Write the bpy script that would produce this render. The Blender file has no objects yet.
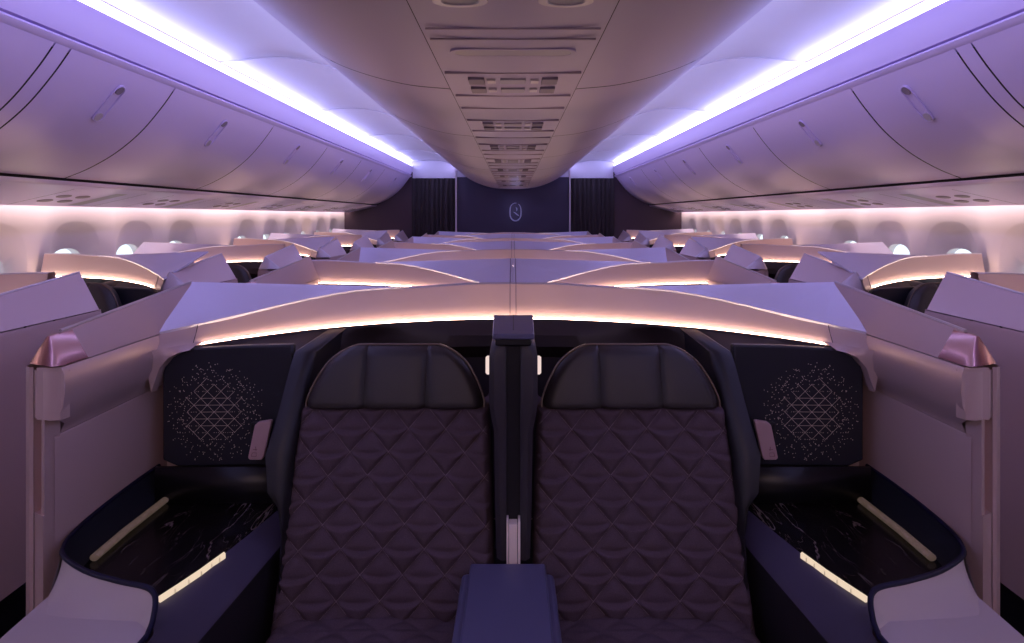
import bpy, bmesh, math, random
import numpy as np
from mathutils import Vector
random.seed(7)
C = bpy.context.scene.collection
scn = bpy.context.scene
PI = math.pi
CAM_H = 1.5

# ------------------------------------------------------------------ materials
def mat(name, col, rough=.5, metal=0., spec=.5, bump=None, var=None, coat=0.):
    m = bpy.data.materials.new(name); m.use_nodes = True
    nt = m.node_tree; b = nt.nodes['Principled BSDF']
    b.inputs['Base Color'].default_value = (*col, 1)
    b.inputs['Roughness'].default_value = rough
    b.inputs['Metallic'].default_value = metal
    b.inputs['Specular IOR Level'].default_value = spec
    if coat:
        b.inputs['Coat Weight'].default_value = coat; b.inputs['Coat Roughness'].default_value = .2
    if bump or var:
        tc = nt.nodes.new('ShaderNodeTexCoord')
        n = nt.nodes.new('ShaderNodeTexNoise'); n.inputs['Detail'].default_value = 4
        n.inputs['Scale'].default_value = (bump or var)[0]
        nt.links.new(tc.outputs['Object'], n.inputs['Vector'])
        if bump:
            bp = nt.nodes.new('ShaderNodeBump'); bp.inputs['Strength'].default_value = bump[1]
            bp.inputs['Distance'].default_value = .002
            nt.links.new(n.outputs['Fac'], bp.inputs['Height']); nt.links.new(bp.outputs['Normal'], b.inputs['Normal'])
        if var:
            r = nt.nodes.new('ShaderNodeMixRGB'); r.blend_type = 'MIX'
            k = var[1]
            r.inputs[1].default_value = (*[c*(1-k) for c in col], 1); r.inputs[2].default_value = (*[min(1, c*(1+k)) for c in col], 1)
            nt.links.new(n.outputs['Fac'], r.inputs[0]); nt.links.new(r.outputs[0], b.inputs['Base Color'])
    return m
def emit(name, col, strength):
    m = bpy.data.materials.new(name); m.use_nodes = True
    nt = m.node_tree; nt.nodes.clear()
    e = nt.nodes.new('ShaderNodeEmission'); o = nt.nodes.new('ShaderNodeOutputMaterial')
    e.inputs['Color'].default_value = (*col, 1); e.inputs['Strength'].default_value = strength
    nt.links.new(e.outputs[0], o.inputs[0]); return m
M = {}
M['ceiling'] = mat('ceiling_plastic', (.70, .66, .70), .42, var=(3, .03))
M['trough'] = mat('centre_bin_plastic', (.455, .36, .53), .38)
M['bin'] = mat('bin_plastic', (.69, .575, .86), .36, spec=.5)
M['wall'] = mat('wall_plastic', (.74, .66, .68), .5)
M['joint'] = mat('joint_line', (.40, .31, .37), .6)
M['joint2'] = mat('shell_joint', (.16, .12, .15), .6)
M['seam'] = mat('seam_dark', (.03, .025, .035), .7)
M['grey'] = mat('vent_grey', (.24, .19, .24), .5)
M['grey2'] = mat('vent_ring', (.42, .37, .42), .4)
M['shell'] = mat('suite_shell_satin', (.585, .43, .405), .36, metal=.25, spec=.5)
M['lip'] = mat('shell_lip', (.62, .55, .57), .3, metal=.3)
M['facet'] = mat('facet_satin_lit', (.72, .68, .82), .38, metal=.15)  # shell satin again, lighter and bluer: ceiling light painted into the colour
M['copper'] = mat('polished_copper', (.60, .34, .29), .22, metal=1)
M['liner'] = mat('liner_brown', (.030, .020, .021), .55)
M['navy'] = mat('navy_panel', (.010, .012, .021), .5, bump=(900, .3))
M['ear'] = mat('dark_wing', (.013, .012, .016), .5)
M['post'] = mat('post_leather', (.034, .029, .036), .5)
M['rim'] = mat('console_rim', (.008, .007, .030), .5, spec=.25)
M['consoleblue'] = mat('console_blue', (.080, .070, .118), .42, bump=(1200, .15))
M['ledge'] = mat('console_ledge', (.46, .40, .40), .45)
M['leather'] = mat('headrest_leather', (.028, .022, .021), .45, bump=(500, .35))
M['piping'] = mat('gold_piping', (.16, .11, .075), .4)
M['quilt'] = mat('quilted_fabric', (.098, .068, .086), .9, spec=.2, bump=(500, .9), var=(260, .55))
M['stitch'] = mat('stitch_thread', (.24, .18, .20), .7)
M['black'] = mat('black_plastic', (.006, .006, .008), .4)
M['pink'] = mat('handset_pink', (.52, .36, .38), .4)
M['pinkmark'] = mat('handset_mark', (.22, .12, .15), .5)
M['dots'] = mat('champagne_dots', (.85, .72, .58), .5, metal=.2)
M['brass'] = mat('champagne_brass', (.70, .55, .42), .35, metal=.8)
M['beige'] = mat('lit_channel_metal', (.88, .78, .70), .5)  # metal strip painted pale to carry the light it catches
M['armblue'] = mat('armrest_blue', (.088, .086, .160), .34)
M['carpet'] = mat('carpet', (.02, .016, .022), .95, var=(60, .4))
M['bulk'] = mat('bulkhead_laminate', (.040, .028, .062), .5)
M['bulkside'] = mat('bulkhead_side', (.075, .042, .062), .55)
M['curtain'] = mat('curtain_cloth', (.036, .025, .026), .9)
M['chrome'] = mat('emblem_metal', (.50, .50, .62), .55, metal=.6)
M['led'] = emit('ceiling_led', (.41, .43, 1.0), 14)
M['fill'] = emit('bin_fill', (.46, .42, 1.0), 38)
M['cove'] = emit('cove_led', (1, .79, .77), 12.0)
M['warm'] = emit('suite_led', (1, .68, .50), 24.0)
M['bar'] = emit('brass_bar_glow', (1, .78, .58), .85)  # highlight on the brass bar, put in as a glow
M['lamp'] = emit('reading_lamp', (1, .78, .72), .9)
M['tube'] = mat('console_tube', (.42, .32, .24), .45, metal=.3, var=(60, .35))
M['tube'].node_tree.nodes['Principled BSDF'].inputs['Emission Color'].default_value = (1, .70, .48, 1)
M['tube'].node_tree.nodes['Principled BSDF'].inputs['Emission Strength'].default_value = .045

def marble():
    m = mat('black_marble', (.006, .005, .006), .22)
    nt = m.node_tree; b = nt.nodes['Principled BSDF']
    tc = nt.nodes.new('ShaderNodeTexCoord'); mp = nt.nodes.new('ShaderNodeMapping')
    mp.inputs['Rotation'].default_value = (0, 0, .35); mp.inputs['Scale'].default_value = (2.0, .55, 1)
    nt.links.new(tc.outputs['Object'], mp.inputs[0])
    acc = None
    for sc, th, br in ((4.5, .010, .55), (10, .008, .3)):
        n = nt.nodes.new('ShaderNodeTexNoise'); n.inputs['Scale'].default_value = sc; n.inputs['Detail'].default_value = 5
        n.inputs['Distortion'].default_value = .6
        nt.links.new(mp.outputs[0], n.inputs['Vector'])
        s = nt.nodes.new('ShaderNodeMath'); s.operation = 'SUBTRACT'; s.inputs[1].default_value = .5; nt.links.new(n.outputs['Fac'], s.inputs[0])
        a = nt.nodes.new('ShaderNodeMath'); a.operation = 'ABSOLUTE'; nt.links.new(s.outputs[0], a.inputs[0])
        r = nt.nodes.new('ShaderNodeMapRange'); r.inputs[1].default_value = 0; r.inputs[2].default_value = th; r.inputs[3].default_value = br; r.inputs[4].default_value = 0
        nt.links.new(a.outputs[0], r.inputs[0])
        if acc is None: acc = r
        else:
            ad = nt.nodes.new('ShaderNodeMath'); ad.operation = 'MAXIMUM'
            nt.links.new(acc.outputs[0], ad.inputs[0]); nt.links.new(r.outputs[0], ad.inputs[1]); acc = ad
    n2 = nt.nodes.new('ShaderNodeTexNoise'); n2.inputs['Scale'].default_value = 9; nt.links.new(tc.outputs['Object'], n2.inputs['Vector'])
    r2 = nt.nodes.new('ShaderNodeMapRange'); r2.inputs[1].default_value = .35; r2.inputs[2].default_value = .55
    nt.links.new(n2.outputs['Fac'], r2.inputs[0])
    mu = nt.nodes.new('ShaderNodeMath'); mu.operation = 'MULTIPLY'
    nt.links.new(acc.outputs[0], mu.inputs[0]); nt.links.new(r2.outputs[0], mu.inputs[1])
    mx = nt.nodes.new('ShaderNodeMixRGB'); mx.inputs[1].default_value = (.006, .005, .006, 1); mx.inputs[2].default_value = (.42, .33, .30, 1)
    nt.links.new(mu.outputs[0], mx.inputs[0]); nt.links.new(mx.outputs[0], b.inputs['Base Color'])
    return m
M['marble'] = marble()
def glass():
    m = bpy.data.materials.new('window_glass'); m.use_nodes = True
    nt = m.node_tree; nt.nodes.clear()
    t = nt.nodes.new('ShaderNodeBsdfTransparent'); t.inputs[0].default_value = (.93, .97, 1, 1)
    g = nt.nodes.new('ShaderNodeBsdfGlossy'); g.inputs['Roughness'].default_value = .05
    x = nt.nodes.new('ShaderNodeMixShader'); x.inputs[0].default_value = .06
    o = nt.nodes.new('ShaderNodeOutputMaterial')
    nt.links.new(t.outputs[0], x.inputs[1]); nt.links.new(g.outputs[0], x.inputs[2]); nt.links.new(x.outputs[0], o.inputs[0])
    return m
M['glass'] = glass()

# ------------------------------------------------------------------ mesh helpers
class MB:
    def __init__(s): s.v = []; s.f = []; s.m = []; s.cur = 0
    def add(s, vs, fs):
        o = len(s.v); s.v += [tuple(p) for p in vs]
        for f in fs: s.f.append(tuple(i+o for i in f)); s.m.append(s.cur)
    def loft(s, rings, close=False, caps=False):
        n = len(rings[0]); vs = [p for r in rings for p in r]; fs = []
        for i in range(len(rings)-1):
            for j in range(n if close else n-1):
                k = (j+1) % n
                fs.append((i*n+j, i*n+k, (i+1)*n+k, (i+1)*n+j))
        if caps:
            fs.append(tuple(range(n))[::-1]); fs.append(tuple((len(rings)-1)*n+j for j in range(n)))
        s.add(vs, fs)
    def prism(s, poly, z0, z1, ztop=None):
        """poly: list of (x,y); top z can vary: ztop list"""
        n = len(poly)
        b = [(x, y, z0) for x, y in poly]
        t = [(x, y, (ztop[i] if ztop else z1)) for i, (x, y) in enumerate(poly)]
        s.add(b+t, [tuple(range(n))[::-1], tuple(range(n, 2*n))]+[(i, (i+1) % n, n+(i+1) % n, n+i) for i in range(n)])
    def box(s, x0, x1, y0, y1, z0, z1):
        s.prism([(x0, y0), (x1, y0), (x1, y1), (x0, y1)], z0, z1)
    def tube(s, pts, r, n=8, caps=True, ry=None):
        pts = [Vector(p) for p in pts]; rings = []
        for i, p in enumerate(pts):
            d = (pts[min(i+1, len(pts)-1)]-pts[max(i-1, 0)]).normalized()
            up = Vector((0, 0, 1)) if abs(d.z) < .9 else Vector((0, 1, 0))
            a = d.cross(up).normalized(); b = a.cross(d).normalized()
            rr = r[i] if isinstance(r, (list, tuple)) else r
            rb = ry if ry else rr
            rings.append([p+a*(rr*math.cos(2*PI*k/n))+b*(rb*math.sin(2*PI*k/n)) for k in range(n)])
        s.loft(rings, True, caps)
    def build(s, name, mats, parent=None, bevel=0, seg=2, angle=38, solid=0, smooth=True, recalc=True):
        me = bpy.data.meshes.new(name); me.from_pydata(s.v, [], s.f)
        if not isinstance(mats, (list, tuple)): mats = [mats]
        for m in mats: me.materials.append(m)
        for p, k in zip(me.polygons, s.m): p.material_index = k
        bm = bmesh.new(); bm.from_mesh(me)
        if recalc: bmesh.ops.recalc_face_normals(bm, faces=bm.faces)
        if smooth:
            for f in bm.faces: f.smooth = True
            for e in bm.edges:
                if len(e.link_faces) == 2 and e.calc_face_angle(0) > math.radians(angle): e.smooth = False
        bm.to_mesh(me); bm.free()
        o = bpy.data.objects.new(name, me); C.objects.link(o)
        if parent: o.parent = parent
        if solid:
            md = o.modifiers.new('solid', 'SOLIDIFY'); md.thickness = abs(solid); md.offset = -1 if solid > 0 else 1
        if bevel:
            md = o.modifiers.new('bevel', 'BEVEL'); md.width = bevel; md.segments = seg; md.limit_method = 'ANGLE'; md.angle_limit = math.radians(angle-4)
            md.harden_normals = False
        return o
def tag(o, label, cat, group=None, kind=None):
    o['label'] = label; o['category'] = cat
    if group: o['group'] = group
    if kind: o['kind'] = kind
    return o
def struct(o):
    o['kind'] = 'structure'; return o
def empty(name, loc=(0, 0, 0)):
    o = bpy.data.objects.new(name, None); o.location = loc; o.empty_display_size = .1; C.objects.link(o); return o
def copy_tree(o, parent=None):
    c = o.copy(); C.objects.link(c); c.parent = parent
    if parent: c.matrix_parent_inverse = o.matrix_parent_inverse.copy()
    for ch in list(o.children): copy_tree(ch, c)
    return c
def lerp(a, b, t): return a+(b-a)*t
def interp(tab, x):
    if x <= tab[0][0]: return tab[0][1]
    for (a, p), (b, q) in zip(tab, tab[1:]):
        if x <= b: return lerp(p, q, (x-a)/(b-a))
    return tab[-1][1]
def smoothtab(tab, x):
    """Catmull-Rom through table"""
    xs = [t[0] for t in tab]; ys = [t[1] for t in tab]
    if x <= xs[0]: return ys[0]
    if x >= xs[-1]: return ys[-1]
    i = max(k for k in range(len(xs)-1) if xs[k] <= x)
    def sl(k):
        if k == 0: return (ys[1]-ys[0])/(xs[1]-xs[0])
        if k == len(xs)-1: return (ys[-1]-ys[-2])/(xs[-1]-xs[-2])
        return (ys[k+1]-ys[k-1])/(xs[k+1]-xs[k-1])
    h = xs[i+1]-xs[i]; t = (x-xs[i])/h
    return (2*t**3-3*t**2+1)*ys[i]+(t**3-2*t*t+t)*h*sl(i)+(-2*t**3+3*t*t)*ys[i+1]+(t**3-t*t)*h*sl(i+1)

ORD = ['front', 'second', 'third', 'fourth', 'fifth', 'sixth', 'last']
Z0 = 2.24; PITCH = 1.15
YN, YF = -1.9, 9.56            # cabin's near and far ends

# ------------------------------------------------------------------ the cabin
def extrude_profile(name, prof, m, y0, y1, parent=None, solid=0, ny=1, sx=-1):
    b = MB()
    b.loft([[(sx*x, lerp(y0, y1, i/ny), CAM_H+u) for x, u in prof] for i in range(ny+1)])
    return b.build(name, m, parent, solid=solid)
def curve2(pts, n=24):
    """smooth 2D polyline through points (Catmull-Rom)"""
    out = []
    P = [pts[0]]+list(pts)+[pts[-1]]
    per = max(2, n//(len(pts)-1))
    for i in range(1, len(P)-2):
        for k in range(per):
            t = k/per
            out.append(tuple(.5*((2*P[i][d])+(-P[i-1][d]+P[i+1][d])*t+(2*P[i-1][d]-5*P[i][d]+4*P[i+1][d]-P[i+2][d])*t*t+(-P[i-1][d]+3*P[i][d]-3*P[i+1][d]+P[i+2][d])*t**3) for d in (0, 1)))
    out.append(pts[-1]); return out

b = MB(); b.box(-2.9, 2.9, YN, YF+.1, -.06, 0); struct(b.build('floor', M['carpet']))
BIN = curve2([(1.632, .618), (1.70, .522), (1.80, .405), (1.92, .305), (2.05, .230), (2.165, .183)], 30)
TROUGH = curve2([(.215, .434), (.36, .455), (.52, .505), (.67, .575), (.80, .665), (.895, .765)], 30)
DOME = curve2([(.93, .80), (1.05, .850), (1.22, .884), (1.42, .886), (1.635, .858)], 24)
PSU_A, PSU_B = (2.185, .150), (2.60, .056)
for sx, side in ((-1, 'left'), (1, 'right')):
    # ceiling vault panels with seams
    root = empty('ceiling_vault_'+side); root.name = 'ceiling_'+side; struct(root)
    ys = [YN, .20, 1.77, 3.34, 4.91, 6.48, 8.05, YF]
    for a, c in zip(ys, ys[1:]):
        extrude_profile('panel', DOME, M['ceiling'], a+.004, c-.004, root, sx=sx)
        extrude_profile('joint_rib', [(x, u-.006) for x, u in DOME], M['ceiling'], c-.005, c+.005, root, sx=sx, solid=.006)
    extrude_profile('backing', [(x, u+.02) for x, u in DOME], M['ceiling'], YN, YF, root, sx=sx)
    extrude_profile('edge_strip', [(.886, .752), (.8985, .775), (.90, .84), (.935, .84)], M['seam'], YN, YF, root, sx=sx)
    # valance of the bins and light cove
    t = extrude_profile('trim_cove_'+side, [(1.70, .90), (1.70, .79), (1.655, .775), (1.61, .790), (1.598, .793), (1.597, .785), (1.604, .75), (1.612, .70), (1.622, .660), (1.66, .655), (1.66, .64)], M['bin'], YN, YF, sx=sx)
    struct(t)
    t = extrude_profile('trim_hull_'+side, [(2.80, .02), (2.86, .30), (2.80, .75), (2.3, 1.12), (1.2, 1.28), (0, 1.30)], M['seam'], YN, YF+.1, sx=sx, solid=.01); struct(t)
    t = extrude_profile('trim_gap_'+side, [(1.66, .66), (1.662, .60)], M['seam'], YN, YF, sx=sx); struct(t)
    t = extrude_profile('trim_rail_'+side, [(1.66, .648), (1.618, .648), (1.614, .64), (1.626, .622), (1.66, .61)], M['bin'], YN, YF, sx=sx); struct(t)
    b = MB(); b.loft([[(sx*x, y, CAM_H+u) for x, u in ((1.600, .794), (1.612, .818), (1.627, .848))] for y in (YN, YF-.02)])
    o = b.build('light_strip', M['led'], solid=0)
    tag(o, f'long lavender LED strip in the {side} ceiling cove above the bins', 'light strip', 'ceiling cove lights')
    b = MB(); b.loft([[(sx*.9055, y, CAM_H+u) for u in (.776, .797)] for y in (YN, YF-.05)])  # strip added out of view to throw lavender light onto the bins
    o = b.build('light_strip', M['fill'])
    tag(o, f'lavender mood light added behind the {side} edge of the centre ceiling bins', 'light strip', 'mood lights of the centre bins')
    # underside of the bins: service strip
    root = empty('trim_service_'+side); struct(root)
    extrude_profile('lip', [(2.165, .170), (2.185, .150), (2.20, .148)], M['bin'], YN, YF, root, sx=sx)
    extrude_profile('gap', [(2.15, .20), (2.20, .20), (2.20, .15)], M['seam'], YN, YF, root, sx=sx)
    extrude_profile('panel', [(2.19, .1485), PSU_B, (2.60, .066), (2.57, .085)], M['bin'], YN, YF, root, sx=sx)
    extrude_profile('backing', [(2.57, .085), (2.57, .20), (2.80, .20), (2.80, .02)], M['wall'], YN, YF, root, sx=sx)
    o = extrude_profile('light_strip', [(2.578, .090), (2.62, .090)], M['cove'], YN, YF-.02, sx=sx)
    tag(o, f'warm white wash light along the top of the {side} window wall', 'light strip', 'window wall wash lights')

    # window wall
    XW = 2.685; ZT, ZB = CAM_H+.20, .66; GL = .062
    cent = [-1.6, -1.0, -.41, .18, .77, 1.36, 1.95, 2.55, 3.15, 3.74, 4.33, 4.93, None, 6.12, 6.72, 7.30, 7.88, 8.46, 9.05]
    wb = MB(); half = .295; N = 40
    wn = 0; yprev = YN
    for c in cent:
        if c is None or c-half < YN: continue
        y0, y1 = c-half, c+half
        y0 = max(y0, yprev)
        if y0 > yprev+1e-4: wb.add([(sx*XW, yprev, ZB), (sx*XW, y0, ZB), (sx*XW, y0, ZT), (sx*XW, yprev, ZT)], [(0, 1, 2, 3)])
        yprev = y1
        zc = CAM_H-.30
        cw0 = c-.05
        def se(hw, hh, x, zoff=0, p=2.8):
            r = []
            for k in range(N):
                a = 2*PI*(k+.5)/N; ca, sa = math.cos(a), math.sin(a)
                r.append((sx*x, cw0+hw*math.copysign(abs(ca)**(2/p), ca), zc+zoff+hh*math.copysign(abs(sa)**(2/p), sa)))
            return r
        rect = []
        for k in range(N):
            a = 2*PI*(k+.5)/N; ca, sa = math.cos(a), math.sin(a); t = max(abs(ca), abs(sa))
            yy = cw0+(y1-cw0)*ca/t if ca > 0 else cw0+(cw0-y0)*ca/t
            zz = zc+(ZT-zc)*sa/t if sa > 0 else zc+(zc-ZB)*sa/t
            rect.append((sx*XW, yy, zz))
        wb.loft([rect, se(.222, .270, XW), se(.214, .262, XW+.004), se(.182, .225, XW+.030, -.045), se(.150, .190, XW+GL, -.09), se(.150, .190, XW+GL+.05, -.09)], True)
        # corner fills of the bay
        wn += 1
        pb = MB(); r1 = se(.1505, .1905, XW+GL+.02, -.09); r2 = se(.1505, .1905, XW+GL+.026, -.09)
        pb.loft([r1, r2], True, True)
        o = struct(pb.build(f'window_{wn if sx < 0 else wn+30}', M['glass'], smooth=False))
    if yprev < YF: wb.add([(sx*XW, yprev, ZB), (sx*XW, YF, ZB), (sx*XW, YF, ZT), (sx*XW, yprev, ZT)], [(0, 1, 2, 3)])
    wb.add([(sx*XW, YN, 0), (sx*XW, YF, 0), (sx*XW, YF, ZB), (sx*XW, YN, ZB)], [(0, 1, 2, 3)])
    # corner squares where the radial mapping of a bay rounds off are covered by the outer skin
    struct(wb.build('wall_'+side, M['wall'], recalc=False, angle=60))

# centre service strip of the ceiling
b = MB(); n = 16
STRIP = [(-.213+.426*i/n, .434-.006*math.cos(PI*(i/n-.5))) for i in range(n+1)]
b.loft([[(x, y, CAM_H+u) for x, u in STRIP] for y in (YN, YF)])
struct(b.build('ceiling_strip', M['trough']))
b = MB(); b.box(-.93, .93, YN, YF, CAM_H+.86, CAM_H+.90); struct(b.build('ceiling_core', M['seam']))
for sx in (-1, 1):
    b = MB()
    b.loft([[(sx*x, y, CAM_H+u) for x, u in ((.2125, .434), (.2125, .446), (.219, .446))] for y in (YN, YF)])
    struct(b.build('trim_1' if sx < 0 else 'trim_2', M['seam']))

# far bulkhead
root = empty('wall_far'); struct(root)
b = MB(); b.box(-.90, .90, YF, YF+.08, 0, CAM_H+.62); b.build('centre_panel', M['bulk'], root)
for sx in (-1, 1):
    x0, x1 = sorted((sx*1.60, sx*2.85)); b = MB(); b.box(x0, x1, YF-.0, YF+.08, 0, CAM_H+.70); b.build('side_panel', M['bulkside'], root)
    x0, x1 = sorted((sx*.90, sx*1.60)); b = MB(); b.box(x0, x1, YF+.05, YF+.09, 0, CAM_H+.62); b.build('alcove_back', M['black'], root)
b = MB(); b.box(-2.85, 2.85, YF+.01, YF+.09, CAM_H+.605, CAM_H+1.0); b.build('upper_panel', M['ceiling'], root)
for sx in (-1, 1):
    b = MB(); b.box(sx*.905-.012, sx*.905+.012, YF-.03, YF+.01, 0, CAM_H+.76); struct(b.build('trim_3' if sx < 0 else 'trim_4', M['wall'], bevel=.003))
    b = MB(); nx = 90
    f, k = [], []
    for i in range(nx+1):
        t = i/nx; x = sx*lerp(.925, 1.605, t); y = YF-.02+.022*math.sin(t*2*PI*9+.8*math.sin(t*17))
        f.append((x, y))
    b.loft([[(x, y, z) for x, y in f] for z in (.02, CAM_H+.60)])
    o = b.build('curtain', M['curtain'], solid=.004)
    tag(o, f"dark pleated curtain hanging {'left' if sx < 0 else 'right'} of the bulkhead emblem panel", 'curtain', 'bulkhead curtains')
b = MB(); b.box(-2.9, 2.9, YN-.08, YN, 0, 2.6); struct(b.build('wall_near', M['wall']))

# emblem: oval ring with an inner stroke
root = empty('emblem', (.04, YF-.009, CAM_H+.065)); tag(root, 'small silver oval emblem glowing on the dark centre bulkhead panel', 'emblem')
b = MB()
ring = [(.088*math.cos(a), 0, .112*math.sin(a)+(.03 if math.sin(a) > 0 else -.03)*min(1, abs(math.sin(a))*3)) for a in [math.radians(80+i*7.2) for i in range(48)]]
b.tube(ring, [.004+.007*max(0, math.sin((i/47)*PI)) for i in range(48)], 8)
b.build('ring', M['chrome'], root)
b = MB(); b.tube([(.005, 0, .075), (.02, 0, .055), (.022, 0, .03), (.012, 0, .012)], [.003, .010, .008, .003], 8); b.build('crest', M['chrome'], root)
b = MB(); b.tube([(-.03, 0, .0), (.0, 0, -.02), (.03, 0, -.045), (.06, 0, -.065)], [.004, .009, .010, .003], 8); b.build('stroke', M['chrome'], root)

# ------------------------------------------------------------------ overhead bins
YS = [YN, -.26, .94, 2.14, 2.215, 2.90, 4.10, 5.30, 6.50, 7.70, YF-.05]
pos_words = ['', '', 'nearest in view', '', 'short one after the filler strip', 'second full-length', 'third full-length', 'fourth full-length', 'fifth full-length', 'last before the bulkhead']
def capsule(n, hw, hh):
    r = []
    for k in range(n):
        a = 2*PI*k/n; r.append((hw*math.cos(a), (hh-hw if math.sin(a) >= 0 else -(hh-hw))+hw*math.sin(a)))
    return r
def bin_frame(s):
    """point and tangents on the door profile, s = 0 top .. 1 bottom"""
    t = s*(len(BIN)-1); i = min(int(t), len(BIN)-2); f = t-i
    p = (lerp(BIN[i][0], BIN[i+1][0], f), lerp(BIN[i][1], BIN[i+1][1], f))
    d = Vector((BIN[i+1][0]-BIN[i][0], BIN[i+1][1]-BIN[i][1])).normalized()
    return p, d
for sx, side in ((-1, 'left'), (1, 'right')):
    for i, (a, c) in enumerate(zip(YS, YS[1:])):
        if c < .5: 
            continue
        if i == 3:
            o = extrude_profile('trim_filler_'+side, BIN, M['bin'], a+.003, c-.003, sx=sx); struct(o)
            b = MB(); b.loft([[(sx*(x+.016), y, CAM_H+u+.016) for x, u in BIN] for y in (a-.01, c+.01)]); struct(b.build('trim_backing_'+side, M['seam'])); continue
        root = empty('overhead_bin', (sx*1.75, (a+c)/2, CAM_H+.45))
        tag(root, f'{side} side overhead bin, {pos_words[i]}, with a flush latch', 'overhead bin', f'{side} overhead bins')
        def L(x, y, u): return (sx*x-sx*1.75, y-(a+c)/2, u-.45)
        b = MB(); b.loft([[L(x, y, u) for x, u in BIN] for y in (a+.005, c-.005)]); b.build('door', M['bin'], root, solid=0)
        b = MB(); b.loft([[L(x+.016, y, u+.016) for x, u in BIN] for y in (a, c)]); b.build('body', M['seam'], root)
        yc = (a+c)/2 if i != 4 else 2.57
        lb = MB()
        pc, d = bin_frame(.27); nrm = Vector((-d.y, d.x)); nrm = nrm if nrm.x < 0 else -nrm
        def Q(w, h, e): return L(pc[0]+d.x*h+nrm.x*e, yc+w, pc[1]+d.y*h+nrm.y*e)
        cp = capsule(28, .030, .098)
        lb.loft([[Q(w, h, -.004) for w, h in cp], [Q(w, h, .004) for w, h in cp], [Q(w*.88, h*.96, .006) for w, h in cp], [Q(w*.8, h*.93, -.001) for w, h in cp]], True)
        lb.add([Q(w*.8, h*.93, -.001) for w, h in cp], [tuple(range(28))])
        h0 = lb.build('latch', M['bin'], root)
        for hh in (-.072, .072):
            kb = MB(); cc = [( .020*math.cos(2*PI*k/16), hh+.020*math.sin(2*PI*k/16)) for k in range(16)]
            kb.loft([[Q(w, h, 0) for w, h in cc], [Q(w, h, .005) for w, h in cc]], True, True)
            kb.build('button', M['grey'] if hh < 0 else M['lip'], h0)
    # small indicator recesses under the bins
    for k, y in enumerate([1.25, 2.2, 3.25, 4.15, 5.1, 6.05, 7.0, 8.0, 8.9]):
        if y < 2: continue
        root = empty('service_unit', (sx*2.42, y, CAM_H+.1))
        tag(root, f"{side} passenger service unit under the bins, {['','first in view','second','third','fourth','fifth','sixth','seventh','eighth, by the bulkhead'][k]}, with oval air vents" , 'service unit', f'{side} service units')
        def S(x, yy, e):
            u = PSU_A[1]+(PSU_B[1]-PSU_A[1])*(x-PSU_A[0])/(PSU_B[0]-PSU_A[0])
            return (sx*x-sx*2.42, yy-y, u-e-.1)
        for xx in (2.38, 2.48):
            for yy in (y-.07, y+.07):
                vb = MB(); cc = [(xx+.028*math.cos(2*PI*q/18), yy+.045*math.sin(2*PI*q/18)) for q in range(18)]
                vb.loft([[S(px, py, -.004) for px, py in cc], [S(px, py, .003) for px, py in cc], [S(lerp(xx, px, .75), lerp(yy, py, .75), .004) for px, py in cc]], True, True)
                vb.build('air_vent', M['grey2'] if xx < 2.45 and False else M['grey'], root)
        for x0, x1, y0, y1 in ((2.28, 2.56, y+.20, y+.30), (2.24, 2.585, y-.19, y-.185), (2.24, 2.585, y+.42, y+.425)):
            vb = MB(); vb.loft([[S(x0, y0, .0015), S(x1, y0, .0015)], [S(x0, y1, .0015), S(x1, y1, .0015)]]); vb.build('panel_joint' if y1-y0 < .05 else 'mask_door', M['grey2'] if y1-y0 > .05 else M['seam'], root)

# centre bins: curved doors either side of the ceiling strip, leaning seams
CY = [-.35, .85, 2.05, 3.27, 4.47, 5.67, 6.87, 8.07, YF+.4]
cw = ['', 'nearest in view', 'second', 'third', 'fourth', 'fifth', 'sixth', 'last before the bulkhead']
for sx, side in ((-1, 'left'), (1, 'right')):
    b = MB(); b.loft([[(sx*(x-.012), y, CAM_H+u+.016) for x, u in TROUGH] for y in (YN, YF)])
    struct(b.build('ceiling_trough_'+side, M['seam']))
    for i, (a, c) in enumerate(zip(CY, CY[1:])):
        root = empty('ceiling_bin', (sx*.5, (a+c)/2, CAM_H+.5))
        tag(root, f"{side} half of the centre ceiling bins, {cw[i] or 'overhead, before the frame'} curved door", 'overhead bin', f'{side} centre ceiling bins')
        b = MB(); rings = []
        for e, yy in ((0, a+.006), (1, c-.006)):
            r = []
            for k, (x, u) in enumerate(TROUGH):
                t = k/(len(TROUGH)-1); y = min(yy+.42*t**1.6, YF) 
                r.append((sx*x-sx*.5, y-(a+c)/2, u-.5))
            rings.append(r)
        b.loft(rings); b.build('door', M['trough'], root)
        yl = lerp(a, c, .5)+.42+.35
        if yl < YF-.2:
            b = MB(); b.loft([[(sx*x-sx*.5, yl+dy-(a+c)/2, u-.5-.004) for x, u in ((.872, .733), (.889, .752))] for dy in (-.10, .10)])
            b.build('latch', M['grey'], root)
# service clusters on the centre strip
for k, y in enumerate([1.97, 2.86, 3.76, 4.68, 5.6, 6.5, 7.4, 8.4]):
    root = empty('ceiling_service_panel', (0, y, CAM_H+.43))
    tag(root, f"centre ceiling service panel with air vents, {['nearest','second','third','fourth','fifth','sixth','seventh','farthest'][k]} from the camera", 'service panel', 'centre ceiling service panels')
    def slab(name, x0, x1, y0, y1, m, d=.004):
        q = MB(); q.box(x0, x1, y0, y1, -.004-d, .004); return q.build(name, m, root, bevel=.0015)
    for xx in (-.115, .115):
        for yy in (-.075, .06): slab('air_vent', xx-.025, xx+.025, yy-.035, yy+.035, M['grey'])
    for yy in (-.075, .06):
        slab('speaker_grille', -.04, .04, yy-.028, yy+.028, M['grey2'])
        for xx in (-.068, .068): slab('reading_light', xx-.013, xx+.013, yy-.02, yy+.02, M['lip'])
    for yy in (-.17, .17, .42): slab('panel_joint', -.205, .205, yy-.003, yy+.003, M['joint'], .0)
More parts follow.
